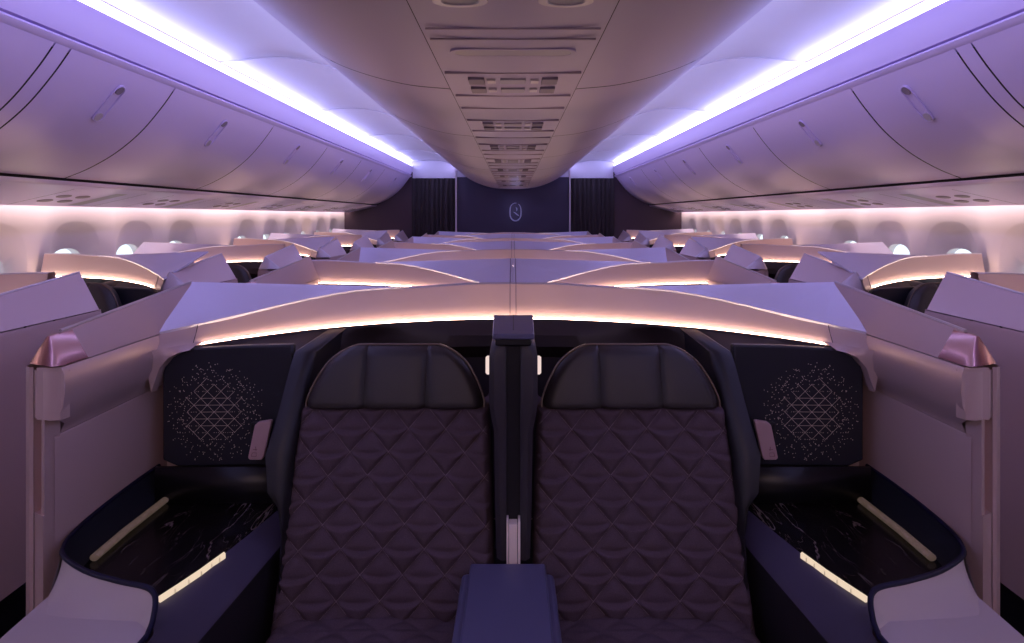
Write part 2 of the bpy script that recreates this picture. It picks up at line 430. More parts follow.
root = empty('mask_cover', (0, 1.57, CAM_H+.43)); tag(root, 'long oval recess cover on the centre ceiling strip', 'cover')
b = MB(); cp = [(h, w) for w, h in capsule(32, .035, .165)]; b.loft([[(x, y, .004) for x, y in cp], [(x, y, -.004) for x, y in cp], [(x*.93, y*.8, -.004) for x, y in cp], [(x*.9, y*.7, .0) for x, y in cp]], True, False)
b.build('rim', M['trough'], root)
b = MB(); b.add([(x*.92, y*.78, -.0035) for x, y in cp], [tuple(range(32))]); b.build('insert', M['grey2'], root)
for yy in (-.20, -.12):
    b = MB(); b.box(-.2, .2, yy-.002, yy+.002, -.0045, .0); b.build('panel_joint', M['joint'], root)
for xx in (-.105, .105):
    root = empty('spotlight', (xx, 1.19, CAM_H+.43)); tag(root, f"{'left' if xx < 0 else 'right'} oval spotlight ring at the top of the centre strip", 'light', 'ceiling spotlights')
    b = MB(); ob = [(.055*math.cos(2*PI*q/24), .034*math.sin(2*PI*q/24)) for q in range(24)]
    b.loft([[(x, y, .004) for x, y in ob], [(x, y, -.005) for x, y in ob], [(x*.7, y*.7, -.005) for x, y in ob], [(x*.6, y*.6, .003) for x, y in ob]], True); b.build('ring', M['lip'], root)
    b = MB(); b.add([(x*.66, y*.66, -.0022) for x, y in ob], [tuple(range(24))]); b.build('lens', M['grey2'], root)

# ------------------------------------------------------------------ suites
W = 1.05
CREST_D = [(0, 0), (.15, -.008), (.3, -.040), (.45, -.085), (.556, -.13), (.70, -.20), (.855, -.29), (.96, -.37), (1.05, -.455), (1.10, -.50), (1.14, -.535)]
CREST_H = [(0, .25), (.15, .251), (.3, .257), (.45, .261), (.556, .265), (.70, .285), (.855, .316), (.96, .335), (1.05, .348), (1.10, .352), (1.14, .354)]
LED_H = [(0, .374), (.30, .374), (.50, .375), (.656, .377), (.84, .384), (.97, .391), (1.10, .398)]
LIN_D = [(0, -.10), (.50, -.13), (.58, -.20), (.64, -.34), (.70, -.405), (.97, -.435), (1.10, -.45)]
KINDS = {
    'CE': lambda u: u, 'CO': lambda u: 1.1705-1.0345*u,
    'WE': lambda u: 1.735+.855*u, 'WO': lambda u: 2.648-.895*u,
}
def suite(kind, detail):
    X = KINDS[kind]; win = kind[0] == 'W'; dz = .038 if win else 0.
    def P(u, d, z, ): return (-X(u), d, z+dz)
    root = empty('suite')
    us = [(1.131 if kind == 'CO' else W)*i/44 for i in range(45)]
    band = MB(); back = []
    rings = []
    for u in us:
        d = smoothtab(CREST_D, u); h = smoothtab(CREST_H, u); l = smoothtab(LED_H, u)
        zc, zl = CAM_H-h, CAM_H-l
        rings.append([P(u, d-.030, zl-.02), P(u, d-.030, zl), P(u, d-.018, lerp(zl, zc, .35)), P(u, d-.006, lerp(zl, zc, .75)), P(u, d-.002, zc-.004), P(u, d+.002, zc), P(u, d+.032, zc), P(u, d+.036, zc-.004), P(u, d+.036, .35), P(u, d+.0, .35)])
    # split: front band + lip
    band.loft([r[:5] for r in rings]); 
    shell = band.build('shell', M['shell'], root)
    lip = MB(); lip.loft([r[4:8] for r in rings]); lip.build('crest_trim', M['lip'], root)
    bk = MB(); bk.loft([r[7:9] for r in rings]); bk.build('back_panel', M['shell'], root)
    led = MB(); led.loft([[P(u, smoothtab(CREST_D, u)-.031, CAM_H-smoothtab(LED_H, u)+.001), P(u, smoothtab(CREST_D, u)-.045, CAM_H-smoothtab(LED_H, u)-.002)] for u in us if u < .955])
    led.build('light_strip', M['warm'], root)
    # seam lines of the shell (joint at the bend)
    if win or kind == 'CE' or kind == 'CO':
        sm = MB(); u = .975
        d = smoothtab(CREST_D, u); zc = CAM_H-smoothtab(CREST_H, u); zl = CAM_H-smoothtab(LED_H, u)
        sm.tube([P(u, d-.0305, zl), P(u, d-.0185, lerp(zl, zc, .35)), P(u, d-.0065, lerp(zl, zc, .75)), P(u, d-.002, zc)], .0012, 6); sm.build('joint', M['seam'], root)
    if kind == 'CE':
        sm = MB(); u = .011; zc = CAM_H-.25; zl = CAM_H-.374
        sm.tube([P(u, -.0305, zl), P(u, -.0185, lerp(zl, zc, .35)), P(u, -.0065, lerp(zl, zc, .75)), P(u, -.002, zc), P(u, .002, zc+.0004), P(u, .032, zc+.0004)], .0011, 6); sm.build('joint', M['joint2'], root)
    if kind == 'CO':
        sm = MB(); sm.tube([P(1.118, -.17, CAM_H-.229), P(1.118, -.50, CAM_H-.345)], .0016, 6); sm.build('joint', M['joint2'], root)
    # liner
    ln = MB(); rl = []
    for u in [q for q in us if kind != 'CE' or q < 1.0]:
        d = smoothtab(CREST_D, u); l = smoothtab(LED_H, u); ld = interp(LIN_D, u); zl = CAM_H-l
        d0 = d-.046; d1 = min(d0, ld) if u > .55 else d0
        rl.append([P(u, d-.03, zl-.012), P(u, d0, zl-.003), P(u, d0-.006, zl-.002), P(u, d0-.010, zl-.010), P(u, lerp(d0-.012, ld, .45), zl-.028), P(u, ld, zl-.05), P(u, ld, zl-.09), P(u, ld+(.05 if u < .5 else 0), zl-.14), P(u, ld+(.05 if u < .5 else 0), .40)])
    ln.loft(rl); ln.build('liner', M['liner'], root)
    # facet: tilted triangular top over the console
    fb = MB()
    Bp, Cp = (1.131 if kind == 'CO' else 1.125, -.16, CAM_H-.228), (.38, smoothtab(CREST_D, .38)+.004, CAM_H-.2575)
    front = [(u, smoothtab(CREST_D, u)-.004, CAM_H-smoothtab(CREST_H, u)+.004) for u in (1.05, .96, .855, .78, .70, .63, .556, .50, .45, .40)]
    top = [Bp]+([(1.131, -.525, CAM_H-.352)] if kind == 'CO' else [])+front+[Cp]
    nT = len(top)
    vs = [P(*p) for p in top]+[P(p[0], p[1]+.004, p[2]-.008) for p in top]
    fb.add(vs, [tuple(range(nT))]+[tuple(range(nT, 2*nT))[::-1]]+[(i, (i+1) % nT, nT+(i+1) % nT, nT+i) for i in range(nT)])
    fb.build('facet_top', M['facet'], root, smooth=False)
    cb = MB(); ue = 1.042 if kind in ('CE', 'WO') else 1.128; inner = [(ue, -.165), (ue, -.43), (.88, -.29), (.5, -.085)]
    cb.prism([(-X(u), d) for u, d in inner], .0+dz, 1.1, [CAM_H-.25+dz, CAM_H-.375+dz, CAM_H-.35+dz, CAM_H-.285+dz]); cb.build('cabinet', M['shell'], root)

    # speckled panel over the console
    pb = MB(); pz0, pz1 = .752, 1.108; cy = -.452
    pts = []
    outline = [(.665, pz0), (1.0, pz0), (1.045, pz0+.02), (1.045, pz1-.065), (1.01, pz1-.018), (.96, pz1-.004), (.80, pz1+.004), (.66, pz1+.006)]
    no = len(outline)
    def PY(u): return cy+.02*(1.05-u)*1.2
    pb.add([P(u, PY(u), z) for u, z in outline]+[P(u, PY(u)+.03, z) for u, z in outline], [tuple(range(no)), tuple(range(no, 2*no))[::-1]]+[(i, (i+1) % no, no+(i+1) % no, no+i) for i in range(no)])
    panel = pb.build('side_panel', M['navy'], root, bevel=.006)
    if detail:
        rng = random.Random(3)
        pm = MB(); uc, zc_ = .892, .915
        sxp, szp = .040, .0205
        def onp(u, z): return P(u, PY(u)-.0008, z)
        def dot(u, z, r):
            pm.add([onp(u+r*math.cos(q*PI/3), z+r*math.sin(q*PI/3)) for q in range(6)], [tuple(range(6))])
        def line(p, q, w):
            dx, dzz = q[0]-p[0], q[1]-p[1]; L_ = math.hypot(dx, dzz); nx, nz = -dzz/L_*w, dx/L_*w
            pm.add([onp(p[0]+nx, p[1]+nz), onp(q[0]+nx, q[1]+nz), onp(q[0]-nx, q[1]-nz), onp(p[0]-nx, p[1]-nz)], [(0, 1, 2, 3)])
        def V(i, j): return (uc+(i+.5*(j % 2))*sxp-.0, zc_+j*szp)
        for j in range(-8, 9):
            for i in range(-5, 6):
                a = V(i, j)
                nb = [V(i+1, j), V(i+(j % 2), j+1), V(i+(j % 2)-1, j+1)]
                for k, q in enumerate(nb):
                    mx, mz = (a[0]+q[0])/2-uc, (a[1]+q[1])/2-zc_
                    r = math.hypot(mx/.135, mz/.150)
                    if r < (.34 if k == 0 else .56)+.12*rng.random(): line(a, q, .0005)
                    elif r < 1.0:
                        for t in (.0, .17, .33, .5, .67, .83):
                            if rng.random() < (.6 if r < .7 else .36): dot(lerp(a[0], q[0], t)+rng.uniform(-.004, .004)*(r > .6), lerp(a[1], q[1], t)+rng.uniform(-.004, .004)*(r > .6), rng.uniform(.0010, .0015))
        pm.build('dot_pattern', M['dots'], panel, smooth=False, recalc=False)
    if kind == 'CE':
        fr = MB(); top_e = [(u, smoothtab(CREST_D, u)-lerp(.031, .055, min(1, (u-.955)/.04)), CAM_H-smoothtab(LED_H, u)+.006) for u in (.955, .98, 1.005, 1.03, 1.062)]
        low_e = [(.957, -.466, 1.103), (.985, -.472, 1.097), (1.012, -.478, 1.083), (1.035, -.484, 1.055), (1.058, -.486, .985)]
        fr.loft([[P(*p) for p in top_e], [P(lerp(p[0], q[0], .5), lerp(p[1], q[1], .5)-(0, .006, .008, .006, 0)[i], lerp(p[2], q[2], .45)) for i, (p, q) in enumerate(zip(top_e, low_e))], [P(*p) for p in low_e], [P(p[0], p[1]+.03, p[2]-.004) for p in low_e]])
        fr.build('corner_fairing', M['shell'], root)
    # seat-side wing (bolster) leaning with the seat
    wg = MB(); rw = []
    for z, u0, u1, df, db in ((1.118, .62, .568, -.24, -.12), (1.10, .643, .580, -.49, -.13), (1.06, .648, .582, -.515, -.16), (.93, .656, .592, -.60, -.30), (.857, .669, .598, -.635, -.38), (.77, .651, .597, -.665, -.42), (.735, .622, .594, -.672, -.42), (.66, .612, .592, -.675, -.42), (.40, .612, .590, -.72, -.42)):
        rw.append([P(u1, df+.035, z), P(u1+.008, df+.008, z), P(lerp(u0, u1, .5), df, z), P(u0-.004, df+.006, z), P(u0, df+.03, z), P(u0+.01, db, z), P(u1, db, z)])
    wg.loft(rw, True, True); wg.build('seat_wing', M['ear'], root, angle=60)

    # console with marble top
    zt = .65; yend = -1.40 if detail else -1.11
    con = empty('console'); con.parent = root
    mb_ = MB(); mp = [(.682, -.51), (.705, -.63), (.735, -.76), (.79, -.91), (.88, -.93), (1.0, -.86), (1.06, -.78), (1.06, -.36), (.64, -.36)]
    mb_.prism([(-X(u), d) for u, d in mp], zt-.02+dz, zt+dz); mb_.build('marble_top', M['marble'], con, bevel=.002)
    nb_ = MB(); nb_.add([P(.62, -.455, zt-.02), P(1.06, -.455, zt-.02), P(1.06, -.455, .756), P(.62, -.455, .756)], [(0, 1, 2, 3)]); nb_.build('niche_back', M['black'], con, solid=.01)
    tb = MB(); path = [(1.028, -.38), (1.030, -.50), (1.034, -.64), (1.030, -.765)]
    tb.tube([P(u, d, zt+.010) for u, d in path], .011, 10, True, .009); tb.build('light_tube', M['tube'], con)
    # brass ledge bar; the light it catches is painted in as emission
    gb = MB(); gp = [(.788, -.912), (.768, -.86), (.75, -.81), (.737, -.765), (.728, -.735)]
    gb.loft([[P(u-.003, d, zt+.008), P(u-.009, d-.004, zt+.006), P(u-.009, d-.004, zt-.020), P(u, d, zt-.022)] for u, d in gp], True, True); gbo = gb.build('brass_bar', M['bar'], con)
    if detail:
        for q in range(1, 6):
            u, d = smoothtab([(i, g[0]) for i, g in enumerate(gp)], q*4/6), smoothtab([(i, g[1]) for i, g in enumerate(gp)], q*4/6)
            t_ = MB(); t_.tube([P(u-.0095, d-.0045, zt+.006), P(u-.0095, d-.0045, zt-.02)], .0009, 6); t_.build('divider', M['brass'], gbo)
    # rim and trough
    rim = [(1.085, -.40), (1.086, -.42), (1.090, -.55), (1.086, -.68), (1.075, -.775), (1.055, -.83), (1.022, -.875), (.93, -.935), (.83, -.978), (.765, -1.0), (.738, -1.012), (.722, -1.028), (.712, -1.055), (.708, -1.08)]
    rz = [.735]*2+[.732, .728, .725, .725, .726, .728, .732, .735, .732, .722, .700, .688]
    rim_s = [(smoothtab([(i, r[0]) for i, r in enumerate(rim)], k/4), smoothtab([(i, r[1]) for i, r in enumerate(rim)], k/4), smoothtab(list(enumerate(rz)), k/4)) for k in range(4*(len(rim)-1)+1)]
    rb_ = MB(); rb_.tube([P(*p) for p in rim_s]+[P(.708, yend, .686)], .0055, 10); rb_.build('rim', M['rim'], con)
    tr = MB(); cc = (.88, -.62)
    tr.loft([[P(u, d, z) for u, d, z in rim_s[:44]], [P(lerp(u, cc[0], .13), lerp(d, cc[1], .06), zt+.004) for u, d, z in rim_s[:44]], [P(lerp(u, cc[0], .2), lerp(d, cc[1], .08), zt-.01) for u, d, z in rim_s[:44]]]); tr.build('trough', M['navy'], con)
    # front cowl: flows from the rim down to the ledge
    cw_ = MB(); top_ = rim_s[20:]; rgs = []
    low = []
    for i, p in enumerate(top_):
        t = i/(len(top_)-1)
        low.append((interp([(0, .995), (.45, .90), (.75, .755), (.9, .712), (1, .708)], t), interp([(0, -.955), (.2, -1.015), (.75, -1.035), (1, -1.085)], t), .6855))
    nn = 6
    for k in range(nn+1):
        f = k/nn; 
        rgs.append([P(lerp(p[0], q[0], f), lerp(p[1], q[1], f**1.25), q[2]+(p[2]-q[2])*(1-f)**1.5) for p, q in zip(top_, low)])
    cw_.loft(rgs)
    edge = low
    cw_.loft([[P(*q) for q in edge], [P(lerp(.985, .708, i/(len(edge)-1)), lerp(q[1], yend, .5), .684) for i, q in enumerate(edge)], [P(lerp(.985, .708, i/(len(edge)-1)), yend-.02, .683) for i, q in enumerate(edge)], [P(lerp(.975, .71, i/(len(edge)-1)), yend-.03, .66) for i, q in enumerate(edge)], [P(lerp(.975, .71, i/(len(edge)-1)), yend-.03, .05) for i, q in enumerate(edge)]])
    # outer flank of the cowl
    ol = [P(*rim_s[20]), P(.995, -.955, .6855), P(.985, lerp(-.955, yend, .5), .684), P(.985, yend-.02, .683)]
    olb = [P(1.045, -.84, .05), P(1.0, -.955, .05), P(.985, lerp(-.955, yend, .5), .05), P(.98, yend-.03, .05)]
    cw_.loft([ol, olb]); cw_.build('front_cowl', M['ledge'], con, angle=50)
    # chamfer strip and seat-side face
    ch = MB(); A_ = [(.682, -.50), (.682, -.51), (.705, -.63), (.735, -.765), (.788, -.915), (.745, -1.0), (.712, -1.05), (.705, -1.1), (.705, yend-.02)]
    L_ = [(.632, -.50), (.633, -.52), (.637, -.62), (.648, -.76), (.660, -.90), (.668, -1.0), (.672, -1.05), (.675, -1.1), (.680, yend-.02)]
    ch.loft([[P(u, d, zt-.001 if i < 5 else .672) for i, (u, d) in enumerate(A_)], [P(u+.012, d, lerp(zt, .60, .75) if i < 5 else .640) for i, (u, d) in enumerate(L_)], [P(u, d, .598) for u, d in L_]]); ch.build('chamfer', M['consoleblue'], con, angle=50)
    sf = MB(); sf.loft([[P(u, d, .598) for u, d in L_], [P(u-.004, d, .585) for u, d in L_], [P(u, d, .03) for u, d in L_]]); sf.build('seat_side', M['ear'], con)

    # aisle wall
    aisle_far_u = kind in ('CE', 'WO')
    if kind[0] == 'C': y0, y1 = -.862, (-.165 if kind == 'CE' else .0)
    else: y0, y1 = -.46, .11
    wall = empty('side_wall'); wall.parent = root
    # distance outward from the suite interior: e ; X magnitude
    if kind[0] == 'C': base = 1.05 if kind == 'CE' else 1.085; sg = 1
    else: base = 1.74; sg = -1
    def WX(e): return -(base+sg*e)
    wE = dict(in_=0.0, ridge=.065, out=.10) if kind[0] == 'C' else dict(in_=0., ridge=.04, out=.14)
    def ridge_z(t): return CAM_H-lerp(.292, .228, t)+(dz*.2 if win else 0)
    def section(y, t, endcut=False):
        zr = ridge_z(t); zs = CAM_H-.350 + (0 if not win else -.012)
        return dict(top=[(wE['in_'], zs), (wE['ridge']-.006, zr-.006), (wE['ridge'], zr), (wE['ridge']+.006, zr-.006), (wE['out'], zs)])
    # cap (sloped chamfers), front end cut back as a sloped facet
    cp = MB(); rg = []
    ncut = .10 if kind[0] == 'C' else .035
    def yE(e): return y0+(.45 if kind[0] == 'C' else .10)*max(e, 0)
    for y, t in ((y0+ncut, ncut/(y1-y0)), (lerp(y0, y1, .4), .4), (y1, 1.0)):
        rg.append([(WX(e), y+(.0 if i not in (0, 4) or t < 1 else -.03)+(yE(e)-y0 if y < y0+.1 else 0), z) for i, (e, z) in enumerate(section(y, t)['top'])])
    cp.loft(rg)
    cp.add(rg[-1], [(0, 1, 2, 3, 4)])
    cp.build('cap', M['shell'], wall)
    rt = MB(); rt.tube([r_[2] for r_ in rg], .0045, 6); rt.build('ridge_trim', M['lip'], wall)
    # end piece: rounded cone running from the seam up to the ridge
    ce = MB(); s0 = section(y0, 0)['top']
    eo, er = wE['out'], wE['ridge']
    ex = .105 if kind[0] == 'C' else .045
    bot = [(0, ex), (0., .025), (.008, .008), (.025, .0), (eo-.006, .0), (eo, .006), (eo, ex)]
    zs = s0[0][1]; zr = ridge_z(.04)
    tp = [(er-.007, ex), (er-.007, .040), (er-.006, .034), (er-.003, .030), (er+.003, .030), (er+.006, .034), (er+.007, ex)]
    ce.loft([[(WX(e), yE(e)+y, zs+.001) for e, y in bot], [(WX(e), yE(e)+y, ridge_z(y/(y1-y0))-.004*(i in (0, 6))) for i, (e, y) in enumerate(tp)]], True, True); ce.build('end_cap', M['copper'] if kind[0] == 'C' else M['lip'], wall, angle=70)
    # body: inner rail, lower panel, outer face
    bd = MB(); prof = [(wE['in_']+.06, zs-.004), (wE['in_']+.002, zs-.003), (wE['in_']-.004, zs-.02), (wE['in_']-.006, zs-.06), (wE['in_']-.002, zs-.095), (wE['in_']+.012, zs-.125), (wE['in_']+.032, zs-.150), (wE['in_']+.040, zs-.165), (wE['in_']+.041, zs-.172)]
    bd.loft([[(WX(e), y+(.05 if y < y0+.03 and i > 5 else 0), z) for i, (e, z) in enumerate(prof)] for y in (y0+.02, lerp(y0, y1, .33), lerp(y0, y1, .66), y1)])
    prf2 = [(wE['in_']+.041, zs-.172), (wE['in_']+.044, zs-.176), (wE['in_']+.041, zs-.181), (wE['in_']+.041, .10)]
    bd.add([(WX(e), y0+.02, z) for e, z in prof[:6]]+[(WX(.06), y0+.02, zs-.125)], [tuple(range(7))])
    bd.build('rail', M['shell'], wall)
    lp = MB(); lp.loft([[(WX(e), y, z) for e, z in prf2] for y in (y0+.05, y1)]); lp.build('lower_panel', M['shell'], wall)
    ob = MB(); op = [(wE['out'], zs-.004), (wE['out']+.003, zs-.02), (wE['out']+.003, .30)]
    ob.loft([[(WX(e), y, z) for e, z in op] for y in (yE(wE['out']), y1-(.02 if win else 0))]); 
    yy1 = y1-(.02 if win else 0)
    ob.add([(WX(wE['out']), yy1, .30), (WX(wE['out']), yy1, zs), (WX(wE['in_']), yy1, zs), (WX(wE['in_']+.04), yy1, .3)], [(0, 1, 2, 3)])
    ob.build('outer_panel', M['shell'], wall)
    kb = MB(); x0, x1 = sorted((WX(wE['in_']+.045), WX(wE['out']-.01))); kb.box(x0, x1, y0+.10, yy1-.01, .0, .31); kb.build('plinth', M['black'], wall)
    # post at the front end with a pull recess
    po = MB(); e0, e1 = wE['in_'], wE['out']
    pe = [(e1+.003, y0), (e1+.003, y0-.004), (e1-.012, y0-.006), (e1-.020, y0+.0)]
    po.loft([[(WX(e), y+yE(e)-y0, z) for e, y in pe] for z in (.08, zs-.006)], False); po.build('edge_post', M['shell'], wall)
    fb_ = MB(); fe = [(e1-.020, y0+.002), (e0+.055, y0-.002), (e0+.022, y0+.004), (e0+.004, y0+.018), (e0-.003, y0+.04)]
    fb_.loft([[(WX(e), y+yE(e)-y0, z) for e, y in fe] for z in (zs-.125, zs-.012)]); fb_.add([(WX(e), y+yE(e)-y0, zs-.125) for e, y in fe]+[(WX(e1-.02), y0+.05, zs-.125)], [tuple(range(6))]); fb_.build('latch_cover', M['shell'], wall)
    h_ = MB(); 
    he = [(e1-.020, y0+.002), (e1-.022, y0+.022), (e0+.058, y0+.022), (e0+.056, y0+.004), (e0+.045, y0+.004), (e0+.041, y0+.05)]
    h_.loft([[(WX(e), y+yE(e)-y0, z) for e, y in he] for z in (.80, zs-.125)]); h_.build('door_pull', M['shell'], wall)
    l_ = MB(); le = [(e1-.020, y0+.002), (e0+.045, y0+.0), (e0+.041, y0+.05)]
    l_.loft([[(WX(e), y+yE(e)-y0, z) for e, y in le] for z in (.08, .80)]); l_.add([(WX(e1-.02), yE(e1-.02)+.002, .80), (WX(e0+.045), yE(e0+.045), .80), (WX(e0+.041), y0+.09, .80), (WX(e1-.02), y0+.10, .80)], [(0, 1, 2, 3)]); l_.build('lower_post', M['shell'], wall)
    return root

# ------------------------------------------------------------------ seat
def quilt_h(s, t):
    a = s/.1045; bb = t/.0575
    p = a-bb/2; q = a+bb/2
    dp = abs(p-np.round(p)); dq = abs(q-np.round(q))
    mP = np.floor(p); mQ = np.floor(q)
    bc = mQ-mP                      # centre row of the diamond
    wloc = (p-mP)-.5; wl2 = (q-mQ)-.5
    v = wl2-wloc                    # -1..1 height within the diamond
    w = wl2+wloc                    # -1..1 across
    v2 = v-.16*(1-w*w)+.06
    ed = np.minimum(dp, dq)*2
    edge = 1-np.exp(-ed*5.5)
    up = np.clip(v2, 0, 1); lo = np.clip(-v2, 0, 1)
    fold = 1/(1+np.exp(-v2*60))
    hu = .30+.70*(1-up)**.8
    hl = .02+.60*np.sin(np.clip(lo*1.1, 0, 1)*PI)**.7
    return (.021*edge*(fold*hu+(1-fold)*hl))
def make_seat(detail=True):
    root = empty('airline_seat')
    # local frame: origin at seat centre on the floor line, d relative to row; x centred
    Tz0, Tz1 = .40, .962; y_at = lambda z: -.70+(z-.45)*(.21/.68)
    Hh = Tz1-Tz0; nt_, ns_ = 190, 176
    b = MB(); Wt = .535
    S, T = np.meshgrid(np.linspace(-1, 1, ns_), np.linspace(0, 1, nt_))
    halfw = np.interp(T, [0, .5, 1], [.292, .280, .266])
    xs = S*halfw; zs = Tz0+T*Hh
    e = np.clip((1-np.abs(S))/.085, 0, 1); round_ = (1-np.sqrt(1-(1-e)**2))*.040
    et = np.clip((1-T)/.03, 0, 1); rt = (1-np.sqrt(1-(1-et)**2))*.018
    q = quilt_h(S*.268+.012, (1-T)*Hh+.02*0)
    # curve of the sides around the bolster
    conc = .018*np.abs(S)**3
    Y = -.70+(zs-.45)*(.21/.68)+round_+rt-q*np.clip(e*1.4, 0, 1)-conc
    verts = np.stack([xs, Y, zs], -1).reshape(-1, 3).tolist()
    fs = []
    for i in range(nt_-1):
        for j in range(ns_-1):
            k = i*ns_+j; fs.append((k, k+1, k+ns_+1, k+ns_))
    b.add(verts, fs)
    # sides and back
    idx = [i*ns_ for i in range(nt_)]; 
    for col in (0, ns_-1):
        st = [verts[i*ns_+col] for i in range(0, nt_)]
        b.loft([st, [(x*.97, y+.09, z) for x, y, z in st]])
    tp = [verts[(nt_-1)*ns_+j] for j in range(ns_)]
    b.loft([tp, [(x*.97, y+.09, z-.004) for x, y, z in tp]])
    back = b.build('backrest', M['quilt'], root, recalc=True, angle=75)
    if detail:
        st = MB()
        def surf(s_, t_):   # metric s (x), t down from the top
            T_ = 1-t_/Hh; hw = interp([(0, .292), (.5, .280), (1, .266)], T_); S_ = s_/.268
            if abs(S_) > .97 or T_ < 0 or T_ > .985: return None
            z = Tz0+T_*Hh; y = -.70+(z-.45)*(.21/.68)-.018*abs(S_)**3-.0016
            e_ = min(1, (1-abs(S_))/.085); y += (1-math.sqrt(1-(1-e_)**2))*.04
            return (S_*hw, y, z)
        for fam in (-1, 1):
            for n_ in range(-16, 18):
                pts = []
                for k in range(200):
                    t_ = k/199*Hh; s_ = (n_-fam*.5*(t_/.0575)*1.0)*.1045-.012
                    p = surf(s_, t_)
                    if p: pts.append(p)
                if len(pts) > 6: st.tube(pts[::3]+[pts[-1]], .0008, 4)
        st.build('stitching', M['stitch'], back, smooth=False)
    # headrest: three leather panels with piping
    hr = empty('headrest'); hr.parent = root
    def hy(z): return -.70+(z-.45)*(.21/.68)-.022
    z0, z1 = .960, 1.126
    def hw(t): # half width at height fraction t
        return .252*(1-.10*t) if t < .45 else .252*(.955-.0*t)*(1-max(0, (t-.45)/.55)**2.4*.40)
    tab = [(0, .250), (.12, .250), (.35, .236), (.55, .218), (.72, .198), (.86, .170), (.95, .142), (1, .118)]
    xb = [(-.098, .098), None]
    hw = lambda t: smoothtab(tab, t)
    for rng_ in ((-1, 0), (0, 1), (1, 2)):
        b = MB(); rows = []
        nT2 = 22; nS = 18
        for i in range(nT2+1):
            t = i/nT2; z = lerp(z0, z1, t); w_ = hw(t)
            xl = {-1: -w_, 0: -.086, 1: .086, 2: w_}
            a, c = xl[rng_[0]], xl[rng_[1]]
            r = []
            for j in range(nS+1):
                f = j/nS; x = lerp(a, c, f)
                puff = .012*(1-(2*f-1)**6)
                out = min(1, (w_-abs(x))/.03); edge_ = (1-math.sqrt(max(0, 1-(1-out)**2)))*.03 if out < 1 else 0
                te = min(1, (1-t)/.16); edge2 = (1-math.sqrt(max(0, 1-(1-te)**2)))*.03
                be = min(1, t/.12); edge3 = (1-math.sqrt(max(0, 1-(1-be)**2)))*.012
                r.append((x, hy(z)-puff+max(edge_, edge2)+edge3-.004*math.sin(PI*t), z))
            rows.append(r)
        b.loft(rows)
        # closing skirt
        per = [r[0] for r in rows]; b.loft([per, [(x*.98, y+.03, z-.004) for x, y, z in per]]); per = [r[-1] for r in rows]; b.loft([per, [(x*.98, y+.03, z-.004) for x, y, z in per]])
        b.loft([rows[-1], [(x, y+.02, z-.006) for x, y, z in rows[-1]]]); b.loft([rows[0], [(x, y+.05, z) for x, y, z in rows[0]]])
        b.build('cushion_panel', M['leather'], hr)
    b = MB(); pp = []
    for i in range(0, 41): t = i/40; pp.append((-hw(t)-.001, hy(lerp(z0, z1, t))+.018, lerp(z0, z1, t)))
    pp += [(x, hy(z1)+.018, z1+.001) for x in np.linspace(-.11, .11, 8)]
    pp += [(-x, y, z) for x, y, z in pp[40::-1]]
    b.tube(pp, .0028, 6); b.build('piping', M['piping'], hr)
    # seat cushion
    b = MB(); nx, ny = 90, 90; rows = []
    for i in range(ny):
        r = []
        for j in range(nx):
            s = -1+2*j/(nx-1); t = i/(ny-1)
            x = s*.283; y = lerp(-.66, -1.12, t)
            e_ = min(1, (1-abs(s))/.1); rd = (1-math.sqrt(max(0, 1-(1-e_)**2)))*.04
            f_ = min(1, (1-t)/.08); rd += (1-math.sqrt(max(0, 1-(1-f_)**2)))*.05
            qv = float(quilt_h(np.float64(s*.27), np.float64(t*.6)))
            r.append((x, y, .455+.012*(1-s*s)-rd+qv*.5))
        rows.append(r)
    b.loft(rows)
    per = [r[0] for r in rows]+rows[-1][1:]+[r[-1] for r in rows[::-1]][1:]
    b.loft([per, [(x, y, .30) for x, y, z in per]]); b.build('cushion', M['quilt'], root, angle=75)
    b = MB(); b.box(-.25, .25, -1.06, -.72, .0, .31); b.build('seat_base', M['black'], root, bevel=.01)
    return root

protos = {k: suite(k, k == 'CE') for k in KINDS}
seat_proto = make_seat()
used = set(); seat_used = [False]
def place_suite(kind, k, sx):
    first = kind not in used
    o = protos[kind] if first else copy_tree(protos[kind])
    used.add(kind)
    o.location = (0, Z0+PITCH*k, 0); o.scale = (-sx, 1, 1)
    side = 'left' if sx < 0 else 'right'; row = ORD[k]
    if kind[0] == 'C':
        look = 'curved mauve suite shell with a warm lit band and triangular lavender top'
        if k == 0: l = f'{side} suite of the front centre pair, curved mauve shell around a quilted seat'
        else: l = f"{side} half of the {row} centre row, curved mauve suite with warm lit rim"
        tag(o, l, 'aircraft suite', 'centre suites')
    else:
        l = f'{side} window-side suite in the {row} row, curved mauve shell and sloped aisle wall'
        tag(o, l, 'aircraft suite', 'window suites')
    return o
def place_seat(kind, k, sx, label):
    o = seat_proto if not seat_used[0] else copy_tree(seat_proto)
    seat_used[0] = True
    x = {'WE': 1.99, 'WO': 2.12}.get(kind, KINDS[kind](.333))
    o.location = (sx*x, Z0+PITCH*k, .0 if kind[0] == 'C' else .05)
    o.scale = (-sx if False else 1, 1, 1)
    tag(o, label, 'seat', 'suite seats')
    return o
for k in range(7):
    for sx in (-1, 1):
        side = 'left' if sx < 0 else 'right'
        place_suite('CE' if k % 2 == 0 else 'CO', k, sx)
        place_suite('WE' if k % 2 == 0 else 'WO', k, sx)
        if k == 0: place_seat('CE', k, sx, f'{side} of the two large quilted plum seats with black leather headrest')
        elif k < 3:
            if k == 1: place_seat('CO', k, sx, f'{side} seat of the second centre row, hidden up to its headrest behind the front shell')
            place_seat('WE' if k % 2 == 0 else 'WO', k, sx, f'{side} window suite seat in the {ORD[k]} row, dark headrest above the aisle wall')

